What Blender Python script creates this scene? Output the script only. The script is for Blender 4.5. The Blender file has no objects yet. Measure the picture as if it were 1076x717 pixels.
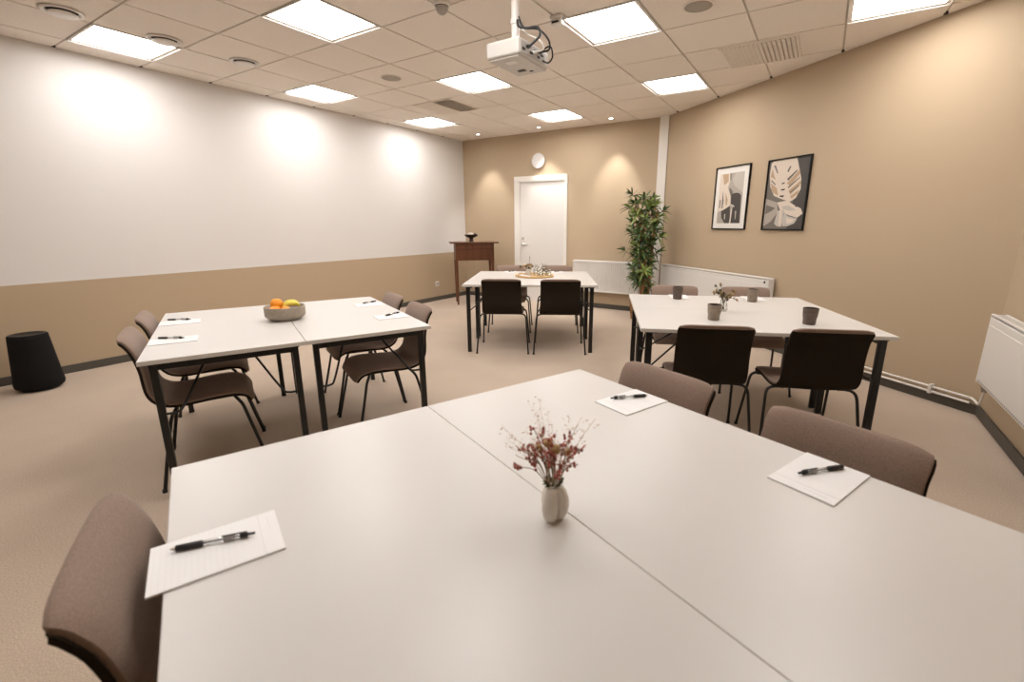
import bpy, bmesh, math, random
from mathutils import Vector, Matrix
random.seed(7)
C = bpy.context.scene.collection
PI = math.pi
R = math.radians

# ---------------------------------------------------------------- materials
def mat(name, col, rough=.6, metal=0, noise=None, bump=None, spec=.5, trans=0, emit=None, sheen=0, coat=0):
    m = bpy.data.materials.new(name); m.use_nodes = True
    nt = m.node_tree; b = nt.nodes['Principled BSDF']
    b.inputs['Base Color'].default_value = (*col, 1)
    b.inputs['Roughness'].default_value = rough
    b.inputs['Metallic'].default_value = metal
    b.inputs['Specular IOR Level'].default_value = spec
    if trans: b.inputs['Transmission Weight'].default_value = trans
    if sheen: b.inputs['Sheen Weight'].default_value = sheen
    if coat: b.inputs['Coat Weight'].default_value = coat
    if emit:
        b.inputs['Emission Color'].default_value = (*emit[0], 1); b.inputs['Emission Strength'].default_value = emit[1]
    if noise or bump:
        tc = nt.nodes.new('ShaderNodeTexCoord')
    if noise:
        sc, amt = noise[0], noise[1]
        n = nt.nodes.new('ShaderNodeTexNoise'); n.inputs['Scale'].default_value = sc; n.inputs['Detail'].default_value = 4
        if len(noise) > 2:
            mp = nt.nodes.new('ShaderNodeMapping'); mp.inputs['Scale'].default_value = noise[2]
            nt.links.new(tc.outputs['Object'], mp.inputs['Vector']); nt.links.new(mp.outputs['Vector'], n.inputs['Vector'])
        else:
            nt.links.new(tc.outputs['Object'], n.inputs['Vector'])
        mx = nt.nodes.new('ShaderNodeMix'); mx.data_type = 'RGBA'
        mx.inputs['A'].default_value = (*[c*(1-amt) for c in col], 1)
        mx.inputs['B'].default_value = (*[min(1, c*(1+amt)) for c in col], 1)
        rp = nt.nodes.new('ShaderNodeMapRange'); rp.inputs['From Min'].default_value = .3; rp.inputs['From Max'].default_value = .7
        nt.links.new(n.outputs['Fac'], rp.inputs['Value']); nt.links.new(rp.outputs['Result'], mx.inputs['Factor'])
        nt.links.new(mx.outputs['Result'], b.inputs['Base Color'])
    if bump:
        n2 = nt.nodes.new('ShaderNodeTexNoise'); n2.inputs['Scale'].default_value = bump[0]; n2.inputs['Detail'].default_value = 3
        nt.links.new(tc.outputs['Object'], n2.inputs['Vector'])
        bp = nt.nodes.new('ShaderNodeBump'); bp.inputs['Strength'].default_value = bump[1]; bp.inputs['Distance'].default_value = .002
        nt.links.new(n2.outputs['Fac'], bp.inputs['Height']); nt.links.new(bp.outputs['Normal'], b.inputs['Normal'])
    return m

def thin_glass(name):
    m = bpy.data.materials.new(name); m.use_nodes = True; nt = m.node_tree; nt.nodes.clear()
    o = nt.nodes.new('ShaderNodeOutputMaterial'); t = nt.nodes.new('ShaderNodeBsdfTransparent'); g = nt.nodes.new('ShaderNodeBsdfGlossy')
    t.inputs['Color'].default_value = (.95, .96, .95, 1); g.inputs['Roughness'].default_value = .04
    f = nt.nodes.new('ShaderNodeLayerWeight'); f.inputs['Blend'].default_value = .22
    mx = nt.nodes.new('ShaderNodeMixShader')
    nt.links.new(f.outputs['Facing'], mx.inputs[0]); nt.links.new(t.outputs[0], mx.inputs[1]); nt.links.new(g.outputs[0], mx.inputs[2]); nt.links.new(mx.outputs[0], o.inputs[0])
    return m
WARM = (1.0, .972, .945)
M = dict(
    wall_white=mat('white wall paint', (.735, .71, .69), .7, bump=(220, .12)),
    wall_beige=mat('beige wall paint', (.48, .37, .25), .7, bump=(220, .15)),
    ceiling=mat('ceiling tile', (.84, .775, .705), .9, noise=(60, .03), bump=(400, .15)),
    tbar=mat('ceiling grid', (.62, .56, .49), .6),
    dark_gap=mat('dark gap', (.02, .018, .015), .8),
    carpet=mat('carpet', (.56, .445, .345), .95, noise=(170, .20), bump=(260, .4), spec=.1, sheen=.25),
    skirting=mat('dark skirting', (.085, .075, .062), .5),
    white=mat('white lacquer', (.755, .725, .69), .35),
    white_trim=mat('white trim', (.80, .765, .715), .4),
    laminate=mat('table laminate', (.665, .64, .615), .34, noise=(3, .012)),
    table_edge=mat('table edge', (.62, .58, .53), .4),
    black=mat('black steel', (.012, .011, .010), .38, metal=.2),
    taupe=mat('taupe upholstery', (.262, .185, .145), .9, noise=(260, .16), bump=(420, .4), sheen=.15, spec=.2),
    dark_fabric=mat('dark brown upholstery', (.021, .0145, .0095), .9, noise=(300, .3), bump=(420, .3), spec=.15),
    paper=mat('white paper', (.86, .85, .85), .55),
    ruling=mat('grey print', (.70, .68, .68), .6),
    pen_black=mat('black rubber', (.012, .011, .012), .45),
    pen_clear=thin_glass('clear barrel'),
    pen_grey=mat('grey pen print', (.33, .32, .32), .4),
    steel=mat('brushed steel', (.62, .58, .53), .3, metal=1),
    diffuser=mat('light diffuser', (.9, .88, .85), .5, emit=(WARM, 16.8)),
    lamp=mat('spot lamp', (.9, .88, .85), .5, emit=(WARM, 25)),
    light_frame=mat('light frame', (.72, .66, .59), .5),
    grey_mesh=mat('speaker mesh grey', (.36, .32, .27), .7, noise=(500, .2)),
    projector=mat('off white projector casing', (.60, .57, .53), .45),
    plastic=mat('white plastic', (.78, .75, .71), .35),
    plastic_grey=mat('grey plastic', (.42, .39, .36), .45),
    black_plastic=mat('black plastic', (.012, .012, .013), .4),
    black_cloth=mat('black speaker cloth', (.008, .0075, .008), .85, noise=(420, .4), bump=(500, .5), spec=.2),
    desk_wood=mat('dark mahogany', (.11, .038, .016), .35, noise=(14, .35, (1, 1, .12))),
    dark_bronze=mat('dark bronze', (.03, .018, .013), .35, metal=.3),
    stone=mat('pale stone', (.55, .47, .40), .7, noise=(40, .15)),
    ceramic_cream=mat('cream ceramic', (.76, .71, .645), .45, noise=(30, .04)),
    ceramic_taupe=mat('taupe stoneware', (.25, .195, .145), .55, noise=(60, .15), bump=(90, .2)),
    ceramic_brown=mat('dark brown stoneware', (.105, .073, .055), .5, noise=(60, .2), bump=(90, .2)),
    ceramic_in=mat('dark glaze', (.03, .022, .018), .35),
    bowl=mat('greige stoneware bowl', (.33, .275, .215), .5, noise=(45, .12), bump=(70, .2)),
    orange=mat('orange peel', (.93, .33, .015), .42, noise=(25, .08), bump=(160, .4)),
    banana=mat('yellow banana peel', (.84, .70, .10), .45, noise=(18, .15)),
    banana_tip=mat('banana stalk', (.20, .17, .05), .6),
    stem=mat('plant stem', (.23, .19, .10), .7),
    stem_pale=mat('pale dry stem', (.62, .53, .44), .8),
    bloom_red=mat('dusty red blossom', (.40, .115, .085), .8, noise=(90, .4)),
    bloom_tan=mat('tan seed head', (.42, .27, .12), .85, noise=(120, .3)),
    bloom_pale=mat('pale grass seed', (.80, .66, .56), .85),
    leaf_moss=mat('moss green leaf', (.07, .085, .03), .7, noise=(60, .3)),
    leaf_dry=mat('olive brown dry leaf', (.20, .14, .06), .7, noise=(40, .35)),
    leaf=mat('green leaf', (.058, .108, .028), .42, noise=(9, .55)),
    leaf_light=mat('lime green leaf', (.23, .30, .07), .45, noise=(9, .4)),
    leaf_deep=mat('deep green leaf', (.03, .062, .02), .4, noise=(9, .4)),
    trunk=mat('brown cane', (.38, .20, .085), .75, noise=(30, .3), bump=(60, .6)),
    planter=mat('warm wood planter', (.33, .17, .065), .55, noise=(18, .25, (1, 1, .15))),
    soil=mat('potting soil', (.03, .02, .014), .95),
    tray=mat('light bamboo', (.72, .46, .20), .45, noise=(12, .15, (.15, 1, 1))),
    glass=thin_glass('clear glass'),
    frame_black=mat('black picture frame', (.008, .007, .006), .6, spec=.2),
    a_mat=mat('white picture mount', (.76, .73, .68), .5),
    a_grey=mat('print warm grey', (.40, .35, .30), .45),
    a_pale=mat('print pale grey', (.50, .455, .40), .45),
    a_dark=mat('print charcoal', (.055, .048, .042), .45),
    a_mid=mat('print mid grey', (.15, .13, .11), .45),
    a_cream=mat('print cream', (.68, .585, .49), .45),
    a_tan=mat('print tan', (.46, .32, .20), .45),
    candle=mat('grey taper', (.30, .29, .25), .6),
    snack=mat('golden biscuit', (.62, .40, .12), .7, noise=(60, .3)),
)
# gentle wear: bigger, softer tone variation in the carpet
def carpet_detail():
    nt = M['carpet'].node_tree; b = nt.nodes['Principled BSDF']
    src = b.inputs['Base Color'].links[0].from_socket
    tc = nt.nodes.new('ShaderNodeTexCoord'); n = nt.nodes.new('ShaderNodeTexNoise'); n.inputs['Scale'].default_value = 2.2
    nt.links.new(tc.outputs['Object'], n.inputs['Vector'])
    mx = nt.nodes.new('ShaderNodeMix'); mx.data_type = 'RGBA'; mx.blend_type = 'MULTIPLY'; mx.inputs['Factor'].default_value = .22
    nt.links.new(src, mx.inputs['A']); nt.links.new(n.outputs['Fac'], mx.inputs['B'])
    nt.links.new(mx.outputs['Result'], b.inputs['Base Color'])
carpet_detail()

# ---------------------------------------------------------------- mesh helpers
class MB:
    """collects faces of one mesh"""
    def __init__(s): s.v = []; s.f = []; s.mi = []; s.sm = []; s.slots = []
    def _m(s, m):
        if m not in s.slots: s.slots.append(m)
        return s.slots.index(m)
    def add(s, vs, fs, m, smooth=False):
        o = len(s.v); s.v += [tuple(v) for v in vs]; k = s._m(m)
        for f in fs: s.f.append([i+o for i in f]); s.mi.append(k); s.sm.append(smooth)
        return s
    def box(s, c, d, m, rot=0, T=None):
        x, y, z = d[0]/2, d[1]/2, d[2]/2
        P = [Vector(p) for p in ((-x,-y,-z),(x,-y,-z),(x,y,-z),(-x,y,-z),(-x,-y,z),(x,-y,z),(x,y,z),(-x,y,z))]
        if rot: P = [Matrix.Rotation(rot, 3, 'Z') @ p for p in P]
        if T is not None: P = [T @ p for p in P]
        P = [p+Vector(c) for p in P]
        return s.add(P, [(3,2,1,0),(4,5,6,7),(0,1,5,4),(1,2,6,5),(2,3,7,6),(3,0,4,7)], m)
    def rbox(s, c, d, m, r=.004, T=None, seg=2):
        bm = bmesh.new(); bmesh.ops.create_cube(bm, size=1)
        bmesh.ops.scale(bm, vec=d, verts=bm.verts)
        bmesh.ops.bevel(bm, geom=bm.edges[:], offset=min(r, min(d)*.45), segments=seg, profile=.5, affect='EDGES')
        bm.verts.index_update()
        P = [v.co.copy() for v in bm.verts]
        if T is not None: P = [T @ p for p in P]
        F = [[v.index for v in f.verts] for f in bm.faces]; bm.free()
        return s.add([p+Vector(c) for p in P], F, m, False)
    def tube(s, pts, r, m, n=8, cap=True, closed=False):
        pts = [Vector(p) for p in pts]; N = len(pts)
        rs = r if isinstance(r, (list, tuple)) else [r]*N
        vs = []; fs = []; up = None
        for i, p in enumerate(pts):
            a = pts[i-1] if i > 0 or closed else pts[0]; b = pts[(i+1) % N] if i < N-1 or closed else pts[-1]
            t = (b-a).normalized() if (b-a).length > 1e-9 else Vector((0,0,1))
            if up is None: up = Vector((0,0,1)) if abs(t.z) < .9 else Vector((1,0,0))
            sd = t.cross(up)
            if sd.length < 1e-6: sd = t.cross(Vector((0,1,0)))
            sd.normalize(); up = sd.cross(t).normalized()
            for k in range(n):
                q = 2*PI*k/n; vs.append(p+sd*math.cos(q)*rs[i]+up*math.sin(q)*rs[i])
        for i in range(N-1 if not closed else N):
            j = (i+1) % N
            for k in range(n): fs.append((i*n+k, i*n+(k+1) % n, j*n+(k+1) % n, j*n+k))
        s.add(vs, fs, m, True)
        if cap and not closed:
            s.add(vs[:n], [tuple(range(n))], m); s.add(vs[-n:], [tuple(reversed(range(n)))], m)
        return s
    def lathe(s, prof, m, c=(0,0,0), n=28, mod=None, T=None, smooth=True):
        """prof: (r, z) list from bottom outwards; r 0 closes it"""
        vs = []; fs = []; idx = []
        for r, z in prof:
            if r < 1e-6: idx.append([len(vs)]); vs.append(Vector((0,0,z)))
            else:
                row = []
                for k in range(n):
                    a = 2*PI*k/n; q = r*(mod(a, z) if mod else 1)
                    row.append(len(vs)); vs.append(Vector((q*math.cos(a), q*math.sin(a), z)))
                idx.append(row)
        for A, B in zip(idx, idx[1:]):
            for k in range(n):
                k2 = (k+1) % n
                if len(A) == 1 and len(B) == 1: break
                if len(A) == 1: fs.append((A[0], B[k2], B[k]))
                elif len(B) == 1: fs.append((A[k], A[k2], B[0]))
                else: fs.append((A[k], A[k2], B[k2], B[k]))
        if T is not None: vs = [T @ v for v in vs]
        return s.add([v+Vector(c) for v in vs], fs, m, smooth)
    def prism(s, poly, z0, z1, m):
        n = len(poly); vs = [(x,y,z0) for x,y in poly]+[(x,y,z1) for x,y in poly]
        return s.add(vs, [tuple(reversed(range(n))), tuple(range(n,2*n))]+[(i,(i+1)%n,n+(i+1)%n,n+i) for i in range(n)], m)
    def ball(s, c, r, m, sc=(1,1,1), u=14, w=9, T=None):
        prof = [(r*math.sin(PI*i/w), -r*math.cos(PI*i/w)) for i in range(w+1)]
        S = Matrix.Diagonal(sc) if T is None else T @ Matrix.Diagonal(sc)
        return s.lathe(prof, m, c, u, T=S)
    def build(s, name, parent=None, loc=None, rotz=0):
        me = bpy.data.meshes.new(name)
        me.from_pydata(s.v, [], s.f)
        for m in s.slots: me.materials.append(m)
        me.polygons.foreach_set('material_index', s.mi); me.polygons.foreach_set('use_smooth', s.sm)
        me.validate(); me.update()
        o = bpy.data.objects.new(name, me); C.objects.link(o)
        if parent is not None: o.parent = parent
        if loc is not None: o.location = loc
        o.rotation_euler.z = rotz
        return o

def tag(o, label=None, cat=None, group=None, kind=None):
    if label: o['label'] = label
    if cat: o['category'] = cat
    if group: o['group'] = group
    if kind: o['kind'] = kind
    return o
def thing(name, label, cat, loc=(0,0,0), rz=0, group=None):
    o = bpy.data.objects.new(name, None); C.objects.link(o); o.empty_display_size = .1
    o.location = loc; o.rotation_euler.z = rz
    return tag(o, label, cat, group)
def struct(o, label=None, cat='room'):
    return tag(o, label, cat, kind='structure')
def dup(o, parent=None):
    c = o.copy(); C.objects.link(c)
    if parent is not None: c.parent = parent
    for ch in list(o.children): dup(ch, c)
    return c
def smooth_path(P, k=6):
    """Catmull-Rom through the points"""
    P = [Vector(p) for p in P]; out = []
    for i in range(len(P)-1):
        a = P[i-1] if i else P[0]*2-P[1]; b, c = P[i], P[i+1]; d = P[i+2] if i+2 < len(P) else P[-1]*2-P[-2]
        for j in range(k):
            t = j/k
            out.append(.5*((2*b)+(c-a)*t+(2*a-5*b+4*c-d)*t*t+(3*b-a-3*c+d)*t**3))
    out.append(P[-1]); return out

# ---------------------------------------------------------------- the room
H = 2.80
XL, XR, YF, YB = -.30, 6.558, 5.34, -3.40
CR = Vector((6.558, 2.749)); CB = Vector((3.404, 5.34))          # the slanting right wall runs between these two corners
RD = Vector((math.cos(R(-39.4)), math.sin(R(-39.4)), 0)); RN = Vector((RD.y, -RD.x, 0))   # along it, and into the room
P0 = Vector((3.467, 5.288, 0))
ROOM = [(XL,YB),(XR,YB),(CR.x,CR.y),(CB.x,CB.y),(XL,YF)]
TH = .12
def poly_off(poly, d):
    n = len(poly); out = []
    for i in range(n):
        a, b, c = Vector(poly[i-1]), Vector(poly[i]), Vector(poly[(i+1) % n])
        n1 = Vector(((b-a).y, -(b-a).x)).normalized(); n2 = Vector(((c-b).y, -(c-b).x)).normalized()
        k = (n1+n2)/(1+n1.dot(n2)); out.append(tuple(b+k*d))
    return out
struct(MB().prism(poly_off(ROOM, TH), -.1, 0, M['carpet']).build('floor'), 'greige fitted carpet covering the whole floor', 'floor')

def wall(name, a, b, label, splits=None, holes=()):
    """a wall seen from the room, a->b counter-clockwise, thickness outwards; splits = [(z0,z1,material)]"""
    a, b = Vector(a), Vector(b); d = (b-a); L = d.length; d.normalize(); nrm = Vector((d.y, -d.x))
    m = MB()
    for z0, z1, mm in splits or [(0, H+.06, M['wall_beige'])]:
        c = a+d*L/2+nrm*TH/2
        segs = [(-TH*.6, L+TH*.6, z0, z1)]
        for h0, h1, hz in holes:
            segs = [(-TH*.6, h0, z0, z1), (h1, L+TH*.6, z0, z1), (h0, h1, hz, z1)]
        for s0, s1, q0, q1 in segs:
            p = a+d*(s0+s1)/2+nrm*TH/2
            m.box((p.x, p.y, (q0+q1)/2), (s1-s0, TH, q1-q0), mm, rot=math.atan2(d.y, d.x))
    return struct(m.build(name), label, 'wall')
wall('wall_left', (XL,YF), (XL,YB), 'long left wall, white above and beige below', [(0,.835,M['wall_beige']),(.835,H+.06,M['wall_white'])])
wall('wall_back', (CB.x,CB.y), (XL,YF), 'beige far wall with the white door and clock', holes=[(CB.x-1.815, CB.x-.93, 2.045)])
wall('wall_right', (CR.x,CR.y), (CB.x,CB.y), 'slanting beige wall with two framed leaf prints')
wall('wall_side', (XR,YB), (CR.x,CR.y), 'beige side wall behind the radiator at the right edge')
wall('wall_front', (XL,YB), (XR,YB), 'beige wall behind the photographer')

def skirting(name, a, b, label):
    a, b = Vector(a), Vector(b); d = b-a; L = d.length; d.normalize(); nrm = Vector((-d.y, d.x))
    p = (a+b)/2+nrm*.007
    return struct(MB().rbox((0,0,.037), (L, .014, .074), M['skirting'], .003).build(name, loc=(p.x,p.y,0), rotz=math.atan2(d.y,d.x)), label, 'baseboard')
skirting('baseboard_left', (XL,YF), (XL,YB), 'dark skirting along the left wall')
skirting('baseboard_back', (.80,YF), (XL,YF), 'dark skirting between the left corner and the door')
skirting('baseboard_center', (3.31,YF), (1.86,YF), 'dark skirting between the door and the white duct')
skirting('baseboard_right', (CR.x,CR.y), (3.47,5.286), 'dark skirting along the slanting right wall')
skirting('baseboard_side', (XR,YB), (CR.x,CR.y), 'dark skirting under the radiator at the right edge')
struct(MB().rbox((3.388,5.318,H/2), (.128,.076,H), M['white_trim'], .006).build('trim_1'), 'white boxed pipe duct running up the far right corner', 'duct')

# suspended ceiling: recessed tiles on a 600 mm grid
LIGHTS = [(0,0),(3,0),(6,0),(1,3),(4,3),(7,3),(3,6),(6,6),(4,9),(0,6),(1,9),(-2,3),(-3,6)]
def clip(poly, planes):
    for n, k in planes:
        out = []
        for i in range(len(poly)):
            a, b = poly[i-1], poly[i]; da, db = a.dot(n)-k, b.dot(n)-k
            if (da <= 0) != (db <= 0): out.append(a+(b-a)*(da/(da-db)))
            if db <= 0: out.append(b)
        poly = out
        if not poly: break
    return poly
planes = []
for i in range(len(ROOM)):
    a, b = Vector(ROOM[i]), Vector(ROOM[(i+1) % len(ROOM)]); d = (b-a).normalized(); n = Vector((d.y, -d.x)); planes.append((n, a.dot(n)-.002))
cm = MB()
cm.prism(poly_off(ROOM, TH), H+.012, H+.06, M['tbar'])
g = .0075
for u in range(-6, 10):
    for v in range(-1, 12):
        if (u, v) in LIGHTS: continue
        x0, y0 = v*.6, u*.6
        q = [Vector(p) for p in ((x0+g,y0+g),(x0+.6-g,y0+g),(x0+.6-g,y0+.6-g),(x0+g,y0+.6-g))]
        q = clip(q, planes)
        if len(q) < 3: continue
        ar = abs(sum(q[i-1].x*q[i].y-q[i].x*q[i-1].y for i in range(len(q))))/2
        if ar < 4e-4: continue
        cm.prism([tuple(p) for p in q], H, H+.012, M['ceiling'])
for u in range(-5, 9):                                           # dark slots where the grid bars meet the walls
    cm.box((XL+.016, u*.6, H+.004), (.032, .026, .012), M['dark_gap'])
for v in range(6, 11):
    t = (v*.6-P0.x)/RD.x; y = P0.y+RD.y*t
    cm.box((v*.6, y-.035, H+.004), (.026, .04, .012), M['dark_gap'])
struct(cm.build('ceiling'), 'suspended ceiling of square beige tiles', 'ceiling')

# ---------------------------------------------------------------- ceiling fittings
LLAB = {(0,0):'square ceiling light beside the left wall nearest the camera', (3,0):'square ceiling light beside the left wall, second from the camera',
 (6,0):'square ceiling light beside the left wall nearest the far corner', (1,3):'large square ceiling light at the top edge, left of the ceiling sensor',
 (4,3):'square ceiling light just left of the projector', (7,3):'square ceiling light nearest the white door',
 (3,6):'large square ceiling light just right of the projector', (6,6):'square ceiling light nearest the white corner duct',
 (4,9):'square ceiling light cut by the top edge above the slanting wall'}
def make_light():
    t = thing('ceiling_light', '', 'ceiling light', (0,0,H), 0, 'square ceiling lights')
    f = MB()
    for sx, sy, dx, dy in ((0,-.2795,.588,.029),(0,.2795,.588,.029),(-.2795,0,.029,.53),(.2795,0,.029,.53)):
        f.box((sx,sy,.0075), (dx,dy,.009), M['light_frame'])
    f.build('light_frame', t)
    f = MB()
    for sx, sy, dx, dy in ((0,-.2925,.589,.004),(0,.2925,.589,.004),(-.2925,0,.004,.581),(.2925,0,.004,.581)):
        f.box((sx,sy,.0005), (dx,dy,.017), M['white'])
    f.build('rim', t)
    MB().rbox((0,0,.0095), (.532,.532,.004), M['diffuser'], .002).build('diffuser', t)
    return t
lt0 = make_light()
for i, (u, v) in enumerate(LIGHTS):
    o = lt0 if i == 0 else dup(lt0)
    o.location = (v*.6+.3, u*.6+.3, H)
    o['label'] = LLAB.get((u,v), 'square ceiling light behind or above the camera')

def make_vent():
    t = thing('air_valve', '', 'air vent', (0,0,H), 0, 'round air valves by the left wall')
    MB().lathe([(.085,.0),(.118,-.002),(.122,-.010),(.114,-.016),(.096,-.014),(.088,-.004),(.085,.0)], M['plastic'], n=36).build('valve_ring', t)
    MB().lathe([(0,-.036),(.055,-.035),(.080,-.029),(.084,-.022),(.078,-.018),(.02,-.012),(.018,0),(0,0)], M['plastic'], n=36).build('valve_disc', t)
    MB().lathe([(.020,-.0015),(.086,-.0015)], M['dark_gap'], n=36).build('valve_throat', t)
    return t
vt0 = make_vent()
for i, ((x, y), lab) in enumerate((((.70,-.18),'round white air valve nearest the top left corner'),
        ((.705,.425),'round white air valve beside the nearest left ceiling light'), ((.71,1.045),'round white air valve farthest from the camera'))):
    o = vt0 if i == 0 else dup(vt0); o.location = (x, y, H); o['label'] = lab

def make_cspk():
    t = thing('ceiling_speaker', '', 'ceiling speaker', (0,0,H), 0, 'round ceiling speakers')
    MB().lathe([(.092,0),(.104,-.001),(.105,-.006),(.098,-.009),(.092,-.006)], M['ceiling'], n=36).build('speaker_ring', t)
    MB().lathe([(0,-.007),(.06,-.007),(.093,-.005),(.093,0)], M['grey_mesh'], n=36).build('speaker_grille', t)
    return t
cs0 = make_cspk()
for i, ((x, y), lab) in enumerate((((1.478,2.107),'flush round ceiling speaker in the tile left of the projector'), ((4.525,2.115),'flush round ceiling speaker at the top edge, right of the projector'))):
    o = cs0 if i == 0 else dup(cs0); o.location = (x, y, H); o['label'] = lab

t = thing('motion_sensor', 'domed white motion sensor on the ceiling at the top edge', 'sensor', (3.05,1.15,H))
MB().lathe([(0,0),(.055,0),(.056,-.010),(.05,-.022),(.0,-.022)][::-1], M['plastic'], n=28).build('sensor_base', t)
MB().lathe([(0,-.072),(.02,-.068),(.034,-.055),(.04,-.038),(.041,-.022)], M['plastic_grey'], n=24).build('sensor_lens', t)
MB().lathe([(.044,-.018),(.047,-.021),(.044,-.025)], M['black_plastic'], n=24).build('dark_ring', t)
t = thing('presence_detector', 'small white detector beside the light right of the projector', 'sensor', (3.625,1.745,H))
MB().rbox((0,0,-.012), (.10,.075,.024), M['plastic'], .008).build('detector_base', t)
MB().rbox((0,-.005,-.044), (.09,.065,.042), M['plastic'], .016).build('detector_head', t)
MB().rbox((0,-.039,-.048), (.055,.006,.014), M['black_plastic'], .002).build('lens_slot', t)
MB().tube([(.04,0,-.02),(.06,.0,-.03),(.065,.02,-.022),(.06,.03,-.004)], .004, M['plastic'], 6).build('cable', t)

def diffuser_vent(name, c, lab):
    t = thing(name, lab, 'air grille', (c[0],c[1],H), 0, 'square louvred ceiling grilles')
    f = MB()
    for sx, sy, dx, dy in ((0,-.290,.60,.02),(0,.290,.60,.02),(-.290,0,.02,.56),(.290,0,.02,.56)):
        f.rbox((sx,sy,-.004), (dx,dy,.012), M['ceiling'], .002)
    f.build('grille_frame', t)
    MB().box((0,0,-.0015), (.565,.565,.002), M['tbar']).build('back_plate', t)
    for k in range(16):
        x = -.262+k*.0348; ang = R(-24) if k < 8 else R(24)
        m = MB(); T = Matrix.Rotation(ang, 3, 'Y')
        for j in range(8):
            m.box((x, -.243+j*.0695, -.011), (.029, .064, .0016), M['ceiling'], T=T)
        m.build('slat', t)
    return t
diffuser_vent('supply_grille', (1.16,3.30), 'louvred square air grille in the ceiling left of the projector')
diffuser_vent('supply_grille', (4.79,3.325), 'louvred square air grille beside the slanting right wall')

def make_down():
    t = thing('recessed_downlight', '', 'spotlight', (0,0,H), 0, 'small downlights along the far wall')
    MB().lathe([(.030,.0),(.042,-.001),(.044,-.005),(.034,-.007),(.030,-.004)], M['steel'], n=24).build('bezel', t)
    MB().lathe([(0,-.003),(.024,-.003),(.031,-.001)], M['lamp'], n=24).build('lamp_face', t)
    return t
dl0 = make_down()
for i, (x, y, lab) in enumerate(((1.50,5.02,'small downlight above the door and clock'), (2.69,5.03,'small downlight left of the white corner duct'), (.345,4.97,'small downlight above the tall wooden stand'))):
    o = dl0 if i == 0 else dup(dl0); o.location = (x, y, H); o['label'] = lab
    L = bpy.data.lights.new('downlight beam', 'SPOT'); L.energy = 60; L.color = WARM; L.spot_size = R(62); L.spot_blend = .6; L.shadow_soft_size = .03
    lo = bpy.data.objects.new('downlight_beam', L); C.objects.link(lo); lo.location = (x, y, H-.012); lo.rotation_euler = (R(7), 0, 0)

# projector on its ceiling pole
t = thing('projector', 'white projector hanging from a pole with black cables', 'projector', (3.725,1.07,0))
MB().rbox((0,0,2.336), (.235,.345,.092), M['projector'], .014, seg=3).build('body', t)
MB().rbox((0,0,2.286), (.212,.322,.012), M['projector'], .005).build('underside_plate', t)
MB().rbox((-.02,.07,2.279), (.05,.028,.006), M['black_plastic'], .002).build('vent_slot', t)
MB().rbox((.03,.105,2.279), (.022,.016,.005), M['black_plastic'], .002).build('vent_slot', t)
MB().rbox((.01,-.09,2.279),(.07,.05,.003), M['plastic'],.001).build('service_cover', t)
b = MB(); T = Matrix.Rotation(PI/2, 3, 'Y')
b.lathe([(0,0),(.036,0),(.038,.012),(.030,.014),(.026,.006),(0,.004)], M['black_plastic'], (-.118,.07,2.34), 24, T=Matrix.Rotation(-PI/2,3,'Y')); b.build('lens', t)
b = MB(); b.rbox((.1185,-.02,2.335), (.005,.27,.066), M['plastic_grey'], .002)
for k in range(6): b.rbox((.1225,-.13+k*.042,2.332+(.012 if k % 2 else -.008)), (.008,.026,.013), M['black_plastic'], .002)
b.build('connector_panel', t)
for y_, z_, mm in ((-.09,2.345,'black_plastic'),(-.02,2.332,'plastic'),(.04,2.35,'black_plastic')): MB().rbox((.132,y_,z_), (.022,.022,.014), M[mm], .003).build('plug', t)
b = MB(); b.rbox((0,-.03,2.388), (.16,.2,.010), M['plastic'], .003); b.rbox((0,-.03,2.40), (.07,.09,.02), M['plastic_grey'], .004)
for sx in (-.08,.08):
    for sy in (-.12,.06): b.tube([(sx*.6,sy*.6,2.395),(sx,sy,2.384)], .007, M['steel'], 6)
b.build('mount_bracket', t)
MB().tube([(0,-.03,2.405),(0,-.03,H)], .024, M['white_trim'], 20).build('pole', t)
MB().tube([(0,-.03,2.50),(0,-.03,2.53)], .029, M['plastic'], 20).build('pole_collar', t); MB().tube([(0,-.03,H-.012),(0,-.03,H)], .06, M['plastic'], 24).build('ceiling_flange', t)
for pts, mm, r in (([(.02,-.04,2.52),(.05,-.07,2.47),(.10,-.06,2.455),(.165,-.05,2.45),(.19,-.06,2.40),(.14,-.09,2.345)], 'black_plastic', .007),
                ([(.022,-.03,2.54),(.06,-.03,2.475),(.14,0,2.46),(.20,.02,2.40),(.20,.03,2.35),(.14,.04,2.35)], 'black_plastic', .006),
                ([(.02,-.03,2.50),(.08,-.03,2.44),(.15,.0,2.40),(.18,.0,2.35),(.142,-.02,2.332)], 'plastic', .005),
                ([(.14,.04,2.355),(.185,.07,2.38),(.19,.09,2.33),(.16,.09,2.30),(.125,.08,2.315)], 'black_plastic', .005)):
    MB().tube(smooth_path(pts), r, M[mm], 8).build('cable', t)

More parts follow.
